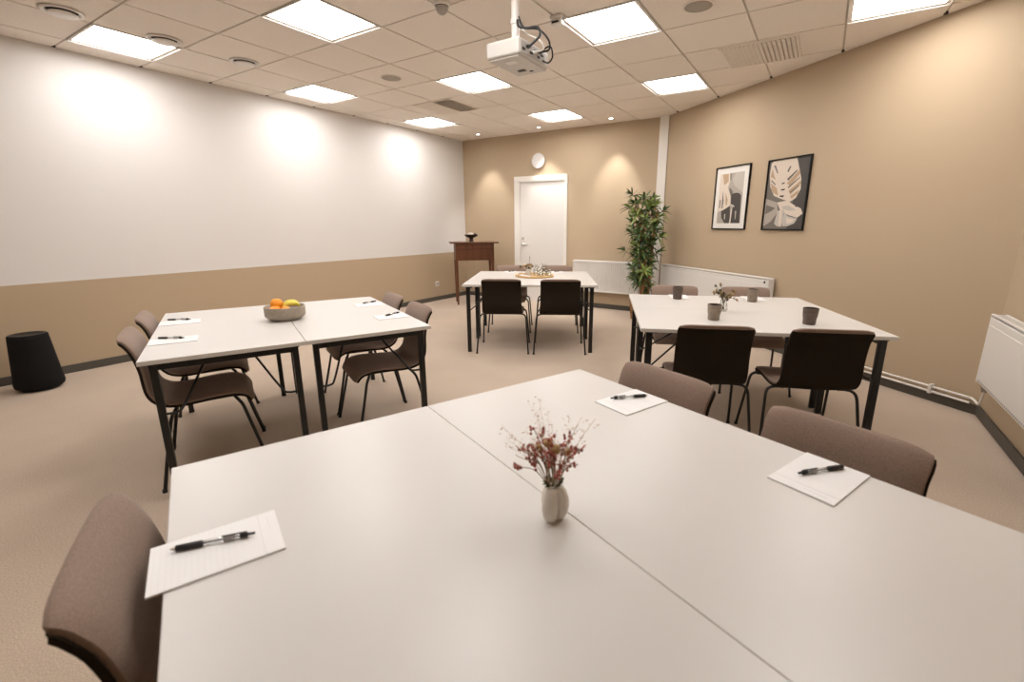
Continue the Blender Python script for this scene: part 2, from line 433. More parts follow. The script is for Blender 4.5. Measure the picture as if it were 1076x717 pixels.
# ---------------------------------------------------------------- far wall
d = struct(MB().rbox((1.3725,YF+.03,1.02), (.885,.045,2.045), M['white'], .003).build('door_1'), 'plain white door in the far wall', 'door')
b = MB()
for x in (.872,1.835):
    b.rbox((x,YF-.010,1.062), (.085 if x < 1 else .058,.024,2.124), M['white_trim'], .004)
b.rbox((1.346,YF-.010,2.088), (1.034,.025,.075), M['white_trim'], .004)
b.box((.925,YF+.03,1.02),(.025,.1,2.05),M['white_trim']); b.box((1.812,YF+.03,1.02),(.012,.1,2.05),M['white_trim']); b.box((1.37,YF+.03,2.043),(.89,.1,.02),M['white_trim'])
b.build('door_frame', d)
b = MB(); T = Matrix.Rotation(PI/2, 3, 'X')
b.lathe([(0,.0),(.026,.0),(.026,.008),(.010,.010),(.010,.05),(0,.05)], M['steel'], (.995,YF+.008,.99), 20, T=T)
b.tube([(.995,YF-.04,.99),(1.03,YF-.044,.99),(1.115,YF-.044,.99)], .009, M['steel'], 10); b.build('door_handle', d)
MB().lathe([(0,.0),(.026,.0),(.026,.012),(.018,.018),(0,.018)], M['steel'], (.995,YF+.008,1.10), 20, T=T).build('lock', d)

t = thing('wall_clock', 'round plain white clock above the door', 'clock', (1.315,YF,2.355))
MB().lathe([(0,0),(.118,0),(.122,.01),(.120,.036),(.112,.042),(.106,.036)], M['white'], n=40, T=T).build('rim', t)
MB().lathe([(.107,.034),(0,.034)], M['paper'], n=40, T=T).build('dial', t)
b = MB()
for k in range(12):
    a = k*PI/6; b.box((.092*math.sin(a), -.0355, .092*math.cos(a)), (.005,.001,.014), M['ruling'], T=Matrix.Rotation(a,3,'Y'))
b.build('hour_marks', t)
b = MB(); b.box((.018,-.037,.022), (.006,.001,.06), M['ruling'], T=Matrix.Rotation(R(40),3,'Y')); b.box((.022,-.038,.012),(.0045,.001,.085),M['ruling'],T=Matrix.Rotation(R(62),3,'Y')); b.build('hands', t)

t = thing('wall_socket', 'small white wall socket low on the left wall', 'socket', (XL,4.50,.30))
MB().rbox((.006,0,0), (.012,.085,.085), M['white'], .004).build('plate', t)
MB().lathe([(.0,.004),(.016,.004),(.021,.009),(.026,.009)], M['plastic_grey'], (.008,0,0), 20, T=Matrix.Rotation(PI/2,3,'Y')).build('outlet', t)

# tall wooden stand with a bowl on it
phi = R(45); P = Vector((.325,4.314,0)); dx = Vector((math.cos(phi),math.sin(phi),0)); dy = Vector((-dx.y,dx.x,0)); w, dp = .645, .38
ctr = P+dx*w/2+dy*dp/2
t = thing('tall_desk', 'tall dark wooden stand on slender legs in the far left corner', 'desk', (ctr.x,ctr.y,0), phi)
MB().rbox((0,0,1.036), (w+.16,dp+.07,.022), M['desk_wood'], .005).build('desk_top', t)
b = MB(); b.rbox((0,-dp/2+.012,.885), (w-.04,.024,.28), M['desk_wood'], .003); b.rbox((0,dp/2-.012,.885), (w-.04,.024,.28), M['desk_wood'], .003)
for s in (-1,1): b.rbox((s*(w/2-.012),0,.885), (.024,dp-.03,.28), M['desk_wood'], .003)
b.box((0,0,.755),(w-.04,dp-.04,.012),M['desk_wood']); b.build('apron', t)
MB().rbox((0,-dp/2-.004,.975), (w-.07,.012,.075), M['desk_wood'], .003).build('drawer_front', t)
for sx in (-1,1):
    for sy in (-1,1):
        b = MB(); x, y = sx*(w/2-.02), sy*(dp/2-.02)
        prof = [(.022,1.025),(.022,.74),(.014,.05),(.013,.045),(.013,0)]
        vs = []; fs = []
        for r, z in prof: vs += [(x-r,y-r,z),(x+r,y-r,z),(x+r,y+r,z),(x-r,y+r,z)]
        for i in range(len(prof)-1): fs += [(4*i+k, 4*i+4+k, 4*i+4+(k+1)%4, 4*i+(k+1)%4) for k in range(4)]
        fs += [(0,1,2,3),tuple(reversed(range(4*len(prof)-4,4*len(prof))))]
        b.add(vs, fs, M['desk_wood']); b.build('leg', t)
bc = ctr+dx*(-.035)
t = thing('pedestal_bowl', 'dark pedestal bowl standing on the tall wooden stand', 'bowl', (bc.x,bc.y,1.047))
MB().lathe([(0,.08),(.03,.078),(.085,.095),(.112,.118),(.116,.118),(.112,.105),(.085,.082),(.04,.064),(.034,.05),(.036,.012),(.048,.003),(.048,0),(0,0)][::-1], M['dark_bronze'], n=30).build('bowl_body', t)
for x, y, z, r, lab, mm in ((-.045,.01,.123,.034,'pale rounded stone at the left of the pedestal bowl','stone'), (.02,-.02,.122,.036,'pale rounded stone in the middle of the pedestal bowl','stone'), (.055,.03,.124,.026,'small dark stone at the right of the pedestal bowl','ceramic_brown')):
    tag(MB().ball((0,0,0), r, M[mm], (1.15,1,.85)).build('decorative_stone', loc=(bc.x+x,bc.y+y,1.047+z)), lab, 'stone', 'stones in the pedestal bowl')

# ---------------------------------------------------------------- radiators
def radiator(lab, loc, rz, L, hgt, ribbed, knob_end):
    """lies along local +x from 0 to L, back against the wall at y = 0, room side is -y"""
    t = thing('radiator', lab, 'radiator', loc, rz, 'white panel radiators')
    b = MB(); y0, y1 = -.105, -.085
    if ribbed:
        n = int(L/.033); P = []
        for k in range(n+1):
            x = .012+k*(L-.024)/n
            P += [(x, y0+.012), (x+.006, y0), (x+.020, y0), (x+.026, y0+.012)]
        P = [p for p in P if p[0] <= L-.012]
        vs = [(x,y,.022) for x,y in P]+[(x,y,hgt-.03) for x,y in P]; k = len(P)
        b.add(vs, [(i,i+1,k+i+1,k+i) for i in range(k-1)], M['white'])
        b.rbox((L/2,y0+.007,.012), (L-.004,.014,.03), M['white'], .004); b.rbox((L/2,y0+.007,hgt-.022), (L-.004,.014,.036), M['white'], .004)
        b.box((L/2,y0+.02,hgt/2),(L-.01,.012,hgt-.03),M['white'])
    else:
        b.rbox((L/2,y0+.008,hgt/2-.006), (L-.004,.016,hgt-.03), M['white'], .006)
        b.rbox((L/2,y0+.002,hgt/2-.02), (L-.05,.008,hgt-.10), M['white'], .003)
        for k in range(int((L-.1)/.03)): b.box((.06+k*.03,y0-.0022,.028), (.010,.0015,.010), M['plastic_grey'])
    b.build('front_panel', t)
    b = MB(); b.rbox((L/2,-.045,hgt/2-.01), (L-.04,.016,hgt-.05), M['white'], .004); b.build('rear_panel', t)
    b = MB(); b.rbox((L/2,y0+.010,hgt-.006), (L,.02,.012), M['white'], .003); b.rbox((L/2,-.032,hgt-.006), (L,.02,.012), M['white'], .003)
    for k in range(int(L/.04)): b.box((.02+k*.04,-.064,hgt-.006), (.006,.06,.008), M['white'])
    b.box((L/2,-.064,hgt-.012), (L-.01,.06,.003), M['white']); b.build('top_grille', t)
    for x in (.004, L-.004): MB().rbox((x,-.064,hgt/2-.004), (.008,.082,hgt-.012), M['white'], .003).build('side_cover', t)
    for x in (L*.18, L*.82): MB().rbox((x,-.018,hgt*.5), (.03,.036,hgt*.7), M['white'], .003).build('wall_bracket', t)
    if knob_end is not None:
        s = -1 if knob_end == 0 else 1; x = 0 if knob_end == 0 else L
        MB().lathe([(0,0),(.014,0),(.015,.012),(.019,.016),(.020,.045),(.016,.052),(0,.053)], M['plastic'], (x,-.055,hgt-.045), 18, T=Matrix.Rotation(s*PI/2,3,'Y')).build('thermostat_knob', t)
    return t
radiator('white ribbed radiator below the far wall beside the plant', (2.035,YF-.003,.275), 0, 1.13, .495, True, None)
rt = [o for o in C.objects if o.get('label','').startswith('white ribbed')][0]
for x in (1.04,1.09): MB().tube([(x,-.05,-.275),(x,-.05,.02)], .0085, M['white_trim'], 8).build('supply_pipe', rt)
q = P0+RD*.16+RN*.003
radiator('long white radiator below the two framed prints', (q.x,q.y,.28), R(-39.4), 1.95, .50, False, None)
q = P0+RD*.16+RN*.108
t2 = [o for o in C.objects if o.get('label','').startswith('long white')][0]
MB().lathe([(0,0),(.012,0),(.012,.004),(0,.004)], M['black_plastic'], (1.90,-.108,.455), 14, T=Matrix.Rotation(PI/2,3,'X')).build('vent_plug', t2)
rs = radiator('white radiator on the side wall at the right edge', (XR-.003,2.53,.30), R(-90), 1.9, .47, False, 0)
for x in (1.80,1.85): MB().tube([(x,-.05,-.30),(x,-.05,.02)], .0085, M['white_trim'], 8).build('supply_pipe', rs)

t = thing('heating_pipes', 'pair of thin white heating pipes low along the slanting wall', 'pipes', (P0.x,P0.y,0), R(-39.4))
MB().tube([(.55,-.036,.121),(3.965,-.036,.121)], .0085, M['white_trim'], 10).build('pipe', t)
MB().tube([(.55,-.036,.083),(3.955,-.036,.083)], .0085, M['white_trim'], 10).build('pipe', t)
for s in (1.2,2.45,3.70): MB().rbox((s,-.026,.102), (.022,.050,.072), M['plastic'], .004).build('pipe_clip', t)
MB().tube([(.56,-.036,.083),(.56,-.05,.10),(.56,-.055,.285)], .0085, M['white_trim'], 8).build('riser', t)
MB().tube([(.60,-.036,.121),(.60,-.05,.14),(.60,-.055,.285)], .0085, M['white_trim'], 8).build('riser', t)
MB().tube(smooth_path([(3.962,-.036,.121),(3.995,-.068,.122),(4.075,-.178,.135),(4.105,-.222,.20),(4.108,-.226,.297)],5), .0085, M['white_trim'], 8).build('valve_pipe', t)
MB().rbox((4.106,-.224,.262), (.026,.026,.045), M['steel'], .005).build('valve', t)

# ---------------------------------------------------------------- the two prints on the slanting wall
RZ = R(-39.4)
ART = {
 'right': [('a_mid',[(0,0),(1,0),(1,1),(0,1)]),
  ('a_dark',[(.62,0),(1,0),(1,1),(.70,1),(.78,.8)]),
  ('a_grey',[(.03,.45),(.31,.39),(.36,.25),(.2,.11),(.03,.04),(0,.05),(0,.46)]),
  ('a_mid',[(.03,.36),(.28,.31),(.2,.27),(.03,.22)]),
  ('a_cream',[(.05,.97),(.10,1),(.67,1),(.76,.84),(.83,.71),(.85,.56),(.76,.44),(.63,.39),(.4,.44),(.21,.49),(.08,.63),(.03,.81)]),
  ('a_cream',[(.31,.39),(.56,.41),(.72,.35),(.91,.29),(.97,.22),(.85,.16),(.64,.2),(.43,.26)]),
  ('a_pale',[(.35,.27),(.51,.28),(.53,.11),(.48,.03),(.37,.04),(.30,.08)]),
  ('a_cream',[(.40,.27),(.46,.275),(.47,.05),(.42,.04)]),
  ('a_pale',[(.53,.25),(.61,.19),(.86,.15),(.8,.08),(.64,.04),(.51,.04)]),
  ('a_cream',[(.58,.16),(.68,.15),(.80,.13),(.72,.09),(.62,.08)]),
  ('a_dark',[(.7,.39),(.87,.47),(.94,.34),(.79,.31)]),
  ('a_tan',[(.5,.66),(.77,.83),(.8,.78),(.58,.61)]), ('a_tan',[(.56,.55),(.83,.68),(.84,.63),(.62,.49)]),
  ('a_tan',[(.08,.69),(.26,.6),(.32,.49),(.14,.55)]), ('a_tan',[(.09,.89),(.2,.72),(.06,.78)]), ('a_tan',[(.62,.47),(.81,.55),(.80,.50),(.66,.43)]),
  ('a_pale',[(.44,.33),(.62,.34),(.80,.27),(.66,.26),(.48,.29)]),
  ('a_dark',[(.38,.67),(.45,.675),(.44,.655),(.37,.65)]), ('a_dark',[(.37,.58),(.47,.585),(.46,.56),(.37,.56)]), ('a_dark',[(.36,.49),(.47,.49),(.45,.46),(.36,.47)]),
  ('a_mid',[(.47,.83),(.53,.90),(.56,.89),(.51,.81)]), ('a_mid',[(.49,.72),(.72,.84),(.72,.815),(.53,.69)]), ('a_mid',[(.53,.60),(.80,.735),(.80,.715),(.56,.585)]), ('a_mid',[(.16,.94),(.25,.82),(.23,.81),(.12,.93)]), ('a_mid',[(.10,.73),(.22,.66),(.21,.645),(.09,.71)]), ('a_mid',[(.60,.53),(.80,.62),(.80,.60),(.62,.515)]),
  ],
 'left': [('a_mat',[(0,0),(1,0),(1,1),(0,1)]),
  ('a_grey',[(.12,.085),(.86,.085),(.86,.905),(.12,.905)]),
  ('a_pale',[(.60,.9),(.86,.9),(.86,.57),(.59,.70),(.50,.80)]),
  ('a_cream',[(.12,.905),(.43,.905),(.44,.79),(.39,.67),(.5,.52),(.51,.39),(.34,.31),(.13,.28)]),
  ('a_tan',[(.19,.9),(.37,.9),(.39,.77),(.26,.72)]), ('a_mid',[(.24,.64),(.29,.46),(.27,.33),(.24,.34)]), ('a_mid',[(.16,.49),(.2,.47),(.19,.34),(.16,.34)]),
  ('a_tan',[(.33,.60),(.42,.47),(.40,.38),(.36,.40)]),
  ('a_mid',[(.42,.905),(.46,.905),(.47,.80),(.44,.78)]), ('a_mid',[(.46,.67),(.56,.6),(.55,.54),(.5,.54),(.43,.64)]),
  ('a_dark',[(.51,.54),(.58,.575),(.67,.58),(.77,.565),(.82,.53),(.83,.38),(.85,.085),(.54,.085),(.57,.24),(.53,.37)]),
  ('a_dark',[(.24,.29),(.51,.37),(.56,.085),(.38,.085),(.26,.18)]),
  ('a_cream',[(.56,.35),(.59,.35),(.57,.085),(.53,.085)]), ('a_pale',[(.68,.28),(.72,.29),(.72,.16),(.7,.14)]), ('a_pale',[(.35,.24),(.39,.24),(.39,.15),(.36,.15)]), ('a_pale',[(.52,.40),(.60,.39),(.66,.36),(.62,.345),(.52,.365)]),
  ]}
def print_frame(key, s0, s1, z0, z1, lab):
    W, Hh = s1-s0, z1-z0; q = P0+RD*s0
    t = thing('framed_print', lab, 'picture', (q.x,q.y,z0), RZ, 'framed leaf prints')
    b = MB(); fw = .014
    b.rbox((W/2,-.011,fw/2), (W,.022,fw), M['frame_black'], .002); b.rbox((W/2,-.011,Hh-fw/2), (W,.022,fw), M['frame_black'], .002)
    b.rbox((fw/2,-.011,Hh/2), (fw,.022,Hh-2*fw), M['frame_black'], .002); b.rbox((W-fw/2,-.011,Hh/2), (fw,.022,Hh-2*fw), M['frame_black'], .002)
    b.box((W/2,-.004,Hh/2),(W-.004,.006,Hh-.004),M['frame_black']); b.build('frame', t)
    b = MB()
    for i, (mm, pl) in enumerate(ART[key]):
        y = -.0100-.00006*i
        b.add([(fw+u*(W-2*fw), y, fw+v*(Hh-2*fw)) for u, v in pl], [tuple(range(len(pl)))], M[mm])
    b.build('print', t)
    return t
print_frame('left', 1.043, 1.590, 1.275, 1.995, 'framed print with a white mount and a hanging dry leaf, left of the pair')
print_frame('right', 1.832, 2.354, 1.275, 1.988, 'framed print without mount filled by a large pale slotted leaf, right of the pair')

# ---------------------------------------------------------------- floor loudspeaker by the left wall
t = thing('floor_speaker', 'black cone shaped cloth loudspeaker on the floor by the left wall', 'loudspeaker', (.045,-.645,0))
MB().lathe([(0,.0),(.115,0),(.118,.012),(0,.012)][::-1], M['black_plastic'], n=40).build('foot', t)
MB().lathe([(.10,.012),(.128,.014),(.149,.032),(.154,.055),(.147,.12),(.122,.43),(.119,.458),(.112,.466)], M['black_cloth'], n=48).build('cloth_body', t)
MB().lathe([(.113,.464),(.108,.468),(.09,.456),(0,.454)], M['black_plastic'], n=40).build('top_cap', t)

# ---------------------------------------------------------------- tables
GR = dict(left=((2.543,.112),-24.6), fore=((5.017,-.754),-22.0), right=((4.966,1.984),23.0), back=((2.611,3.024),30.0))
def G(g, x, y):
    (cx, cy), a = GR[g]; a = R(a); return (cx+x*math.cos(a)-y*math.sin(a), cy+x*math.sin(a)+y*math.cos(a))
def ang(g, d=0): return R(GR[g][1]+d)
TT = .73
def make_table():
    t = thing('folding_table', '', 'table', (0,0,0), 0, 'white topped tables with black steel legs')
    tp = MB(); tp.rbox((0,0,TT-.011), (1.3985,.6988,.022), M['laminate'], .0018); tp.build('tabletop', t)
    eb = MB(); e = .0006
    for sx, sy, dx_, dy_ in ((0,-.3490,1.393,.002),(0,.3490,1.393,.002),(-.6989,0,.002,.693),(.6989,0,.002,.693)):
        eb.box((sx,sy,TT-.0115), (dx_,dy_,.0165), M['table_edge'])
    eb.build('edge_band', t)
    zt = TT-.022
    for sx in (-1,1):
        for sy in (-1,1):
            x, y = sx*.645, sy*.300
            l = MB(); l.rbox((x,y,(zt)/2+.005), (.040,.030,zt-.010), M['black'], .004); l.rbox((x-sx*.012,y-sy*.006,zt-.006), (.074,.052,.012), M['black'], .003); l.build('leg', t)
            l2 = MB(); l2.rbox((x,y,.006), (.043,.033,.012), M['black_plastic'], .003); l2.build('foot_cap', t.children[-1])
            st = MB(); st.tube(smooth_path([(x,y-sy*.012,.445),(x-sx*.006,y-sy*.055,.445),(x-sx*.035,y-sy*.085,.465),(x-sx*.20,y-sy*.17,.60),(x-sx*.30,y-sy*.215,.675),(x-sx*.33,y-sy*.222,.700)],4), .006, M['black'], 7); st.build('folding_stay', t)
        er = MB(); er.rbox((sx*.645,0,zt-.019), (.036,.575,.038), M['black'], .003); er.build('end_rail', t)
    for sy in (-1,1):
        sr = MB(); sr.rbox((0,sy*.11,zt-.014), (1.25,.022,.028), M['black'], .003); sr.build('side_rail', t)
    return t
TL = {('fore',1):'white topped table nearest the camera, right half of the front pair', ('fore',-1):'white topped table nearest the camera, left half of the front pair',
      ('left',1):'white topped table at left, far half nearer the tall stand', ('left',-1):'white topped table at left, half nearest the loudspeaker',
      ('right',1):'white topped table at right, half nearest the slanting wall', ('right',-1):'white topped table at right, half nearest the camera',
      ('back',1):'white topped table by the far wall, half nearest the door', ('back',-1):'white topped table by the far wall, half nearest the camera'}
tb0 = make_table(); first = True
for (g, s), lab in TL.items():
    o = tb0 if first else dup(tb0); first = False
    x, y = G(g, 0, s*(.3512 if g == 'left' else .3501)); o.location = (x, y, 0); o.rotation_euler.z = ang(g); o['label'] = lab

# ---------------------------------------------------------------- chairs
def make_chair():
    t = thing('conference_chair', '', 'chair', (0,0,0), 0, 'taupe upholstered shell chairs')
    prof = [(-.088,.800),(-.074,.802),(-.055,.792),(-.037,.768),(-.021,.733),(-.008,.688),(.001,.640),(.006,.590),(.010,.545),(.020,.502),(.042,.472),(.078,.456),(.130,.452),(.19,.456),(.25,.461),(.31,.464),(.355,.461),(.398,.451),(.428,.431),(.446,.404),(.452,.390)]
    wid = [.188,.197,.200,.201,.199,.200,.201,.201,.202,.204,.206,.209,.212,.214,.215,.215,.213,.209,.203,.194,.184]
    P = smooth_path([(0,s,z) for s, z in prof], 2); n = len(P)
    W = []
    for i in range(n):
        k = i/2; a = int(k); f = k-a; W.append(wid[a]*(1-f)+wid[min(a+1,len(wid)-1)]*f)
    NX = 14
    def surf(off, inset):
        rows = []
        for i in range(n):
            a = P[max(i-1,0)]; b = P[min(i+1,n-1)]; tg = (b-a).normalized(); nr = Vector((0,-tg.z,tg.y))      # towards the sitter
            if nr.y < 0 and nr.z < 0: nr = -nr
            row = []
            for j in range(NX+1):
                u = -1+2*j/NX; x = u*(W[i]-inset)
                back = max(0, min(1, (P[i].z-.50)/.12)); seat = 1-back
                bend = .006*back*(u*u)
                dish = -.012*seat*(1-u*u)*(1 if .05 < P[i].y < .40 else .4)
                p = P[i]+nr*((off-.010*abs(u)**9 if off == 0 else off)+dish)+Vector((x, bend, 0))
                row.append(p)
            rows.append(row)
        return rows
    def slab(o1, o2, m, name, inset=0, puff=0):
        A, B = surf(o1, inset), surf(o2, inset+puff)
        vs = [p-Vector((0,.22,0)) for r in A for p in r]+[p-Vector((0,.22,0)) for r in B for p in r]
        K = NX+1; N = n*K; fs = []
        for i in range(n-1):
            for j in range(NX):
                a = i*K+j; fs.append((a,a+1,a+K+1,a+K)); fs.append((N+a+K,N+a+K+1,N+a+1,N+a))
        for i in range(n-1):
            a = i*K; fs.append((a,a+K,N+a+K,N+a)); a = i*K+NX; fs.append((N+a,N+a+K,a+K,a))
        for j in range(NX):
            fs.append((N+j,N+j+1,j+1,j)); a = (n-1)*K+j; fs.append((a,a+1,N+a+1,N+a))
        bm = MB(); bm.add(vs, fs, m, True); o = bm.build(name, t)
        md = o.modifiers.new('bevel', 'BEVEL'); md.width = .006; md.segments = 3; md.limit_method = 'ANGLE'; md.angle_limit = R(50)
        return o
    slab(-.0195, .0, M['taupe'], 'upholstery', .002, .001)
    slab(-.031, -.0197, M['dark_fabric'], 'back_shell', -.002, 0)
    y0 = -.22
    def L(pts, name):
        b = MB(); b.tube(smooth_path(pts, 5), .0085, M['black'], 10); o = b.build(name, t)
        p = pts[0]; c = MB(); c.tube([(p[0],p[1],0),(p[0],p[1],.016)], .0115, M['black_plastic'], 10); c.build('glide', o)
    for s in (-1,1):
        L([(s*.272,y0-.005,.004),(s*.262,y0+.022,.14),(s*.250,y0+.056,.30),(s*.243,y0+.074,.375),(s*.228,y0+.088,.402),(s*.200,y0+.096,.412),(s*.150,y0+.100,.414)], 'leg')
        L([(s*.266,y0+.475,.004),(s*.257,y0+.442,.14),(s*.245,y0+.405,.30),(s*.238,y0+.387,.378),(s*.222,y0+.372,.405),(s*.196,y0+.36,.416),(s*.150,y0+.35,.418)], 'leg')
    b = MB()
    for s in (-1,1): b.tube([(s*.150,y0+.09,.414),(s*.150,y0+.36,.418)], .0085, M['black'], 8)
    b.tube([(-.15,y0+.10,.414),(.15,y0+.10,.414)], .0085, M['black'], 8); b.tube([(-.15,y0+.35,.418),(.15,y0+.35,.418)], .0085, M['black'], 8)
    for s in (-1,1):
        for q in (.12,.33): b.rbox((s*.150,y0+q,.424), (.04,.03,.012), M['black_plastic'], .003)
    b.build('seat_frame', t)
    return t
ch0 = make_chair(); first = True
CH = [('fore',-.320,1,.728,0,'taupe chair behind the front table, beside the pad nearest its far corner'), ('fore',.266,1,.735,0,'taupe chair behind the front table at the right, nearest the camera'), ('fore',-.290,-1,.730,-4,'taupe chair at the left end of the front table, lower left of the photo'),
      ('left',.285,-1,.71,0,'taupe chair on the loudspeaker side of the left table, nearer the camera'), ('left',-.30,-1,.71,0,'taupe chair on the loudspeaker side of the left table, nearer the left wall'),
      ('left',.322,1,.71,0,'taupe chair at the right end of the left table, nearer the camera'), ('left',-.255,1,.71,0,'taupe chair at the right end of the left table, farther from the camera'),
      ('right',-.312,-1,.81,0,'dark backed chair at the near side of the right table, left one'), ('right',.272,-1,.815,0,'dark backed chair at the near side of the right table, right one'),
      ('right',-.30,1,.73,0,'taupe chair beyond the right table, near the plant'), ('right',.30,1,.73,0,'taupe chair beyond the right table, nearest the radiator end'),
      ('back',-.285,-1,.72,0,'dark backed chair at the near side of the far table, left one'), ('back',.315,-1,.735,0,'dark backed chair at the near side of the far table, right one'),
      ('back',-.29,1,.72,0,'taupe chair beyond the far table, in front of the door'), ('back',.31,1,.72,0,'taupe chair beyond the far table, in front of the ribbed radiator')]
for g, x, s, y, da, lab in CH:
    o = ch0 if first else dup(ch0); first = False
    px, py = G(g, x, s*(y-.22)); o.location = (px, py, 0); o.rotation_euler.z = ang(g, 180 if s > 0 else 0)+R(da); o['label'] = lab

# ---------------------------------------------------------------- writing pads and pens
def make_pad():
    t = thing('notepad', '', 'notepad', (0,0,0), 0, 'white writing pads on the tables')
    MB().rbox((0,0,.002), (.148,.21,.004), M['paper'], .0006).build('sheets', t)
    b = MB()
    b.box((0,.072,.00415), (.148,.0008,.0002), M['ruling'])
    for k in range(14): b.box((0,-.098+k*.0095,.00412), (.148,.00028,.0001), M['ruling'])
    b.box((-.030,.088,.00415), (.05,.0006,.0002), M['ruling']); b.build('ruled_lines', t)
    return t
def make_pen():
    """lies along +y, tip at -y"""
    t = thing('ballpoint_pen', '', 'pen', (0,0,0), 0, 'black and clear pens on the pads')
    def cyl(y0, y1, r0, r1, m, name, par=t, n=14):
        return MB().lathe([(0,0),(r0,0),(r1,y1-y0),(0,y1-y0)], M[m], (0,y0,.0062), n, T=Matrix.Rotation(-PI/2,3,'X')).build(name, par)
    cyl(-.070,-.060,.001,.0042,'steel','tip')
    cyl(-.060,-.018,.0058,.0060,'pen_black','grip')
    cyl(-.018,.048,.0050,.0050,'pen_clear','barrel')
    cyl(-.018,.046,.0016,.0014,'pen_black','refill')
    cyl(.018,.036,.0052,.0052,'pen_grey','printed_band')
    cyl(.046,.058,.0056,.0056,'pen_black','collar')
    cyl(.058,.071,.0026,.0026,'pen_black','push_button')
    MB().rbox((0,.036,.0122), (.0038,.042,.0016), M['pen_black'], .0005).build('clip', t)
    return t
pad0, pen0 = make_pad(), make_pen(); f1 = f2 = True
PADS = [('fore',-.265,-.618,180,'at the left end of the front table', (-.303,-.691),(-.265,-.558),'left on the front table'),
        ('fore',.298,.592,0,'at the right end of the front table', (.319,.681),(.268,.557),'at the right end of the front table'),
        ('fore',-.310,.593,0,'near the far corner of the front table', (-.304,.668),(-.359,.547),'near the far corner of the front table'),
        ('left',.298,-.588,180,'at the left end of the left table, nearer the camera', (.225,-.665),(.293,-.544),'at the near left of the left table'),
        ('left',-.258,-.592,180,'at the far left corner of the left table', (-.355,-.665),(-.300,-.543),'at the far left corner of the left table'),
        ('left',-.275,.585,0,'at the far right corner of the left table', (-.368,.665),(-.304,.540),'at the far right corner of the left table'),
        ('left',.285,.585,0,'at the near right corner of the left table', (.278,.545),(.211,.660),'at the near right corner of the left table'),
        ('right',-.285,.60,0,'behind the dark cup at the far side of the right table',None,None,''),
        ('right',.315,.60,0,'behind the greyish cup at the far side of the right table',None,None,''),
        ('back',-.30,.59,0,'at the far left of the table by the door',(-.25,.66),(-.31,.55),'at the far left of the table by the door'),
        ('back',.31,.59,0,'at the far right of the table by the door',(.34,.66),(.28,.55),'at the far right of the table by the door')]
for g, x, y, da, lab, a, b, lp in PADS:
    o = pad0 if f1 else dup(pad0); f1 = False
    px, py = G(g, x, y); o.location = (px, py, TT); o.rotation_euler.z = ang(g, 180+da); o['label'] = 'white writing pad '+lab
    if a:
        o = pen0 if f2 else dup(pen0); f2 = False
        A, B = Vector(G(g, *a)), Vector(G(g, *b)); d_ = B-A; m_ = (A+B)/2
        o.location = (m_.x, m_.y, TT+.0042); o.rotation_euler.z = math.atan2(d_.y, d_.x)-PI/2; o['label'] = 'black and clear pen '+lp if lp.startswith('at') else 'black and clear pen lying '+lp

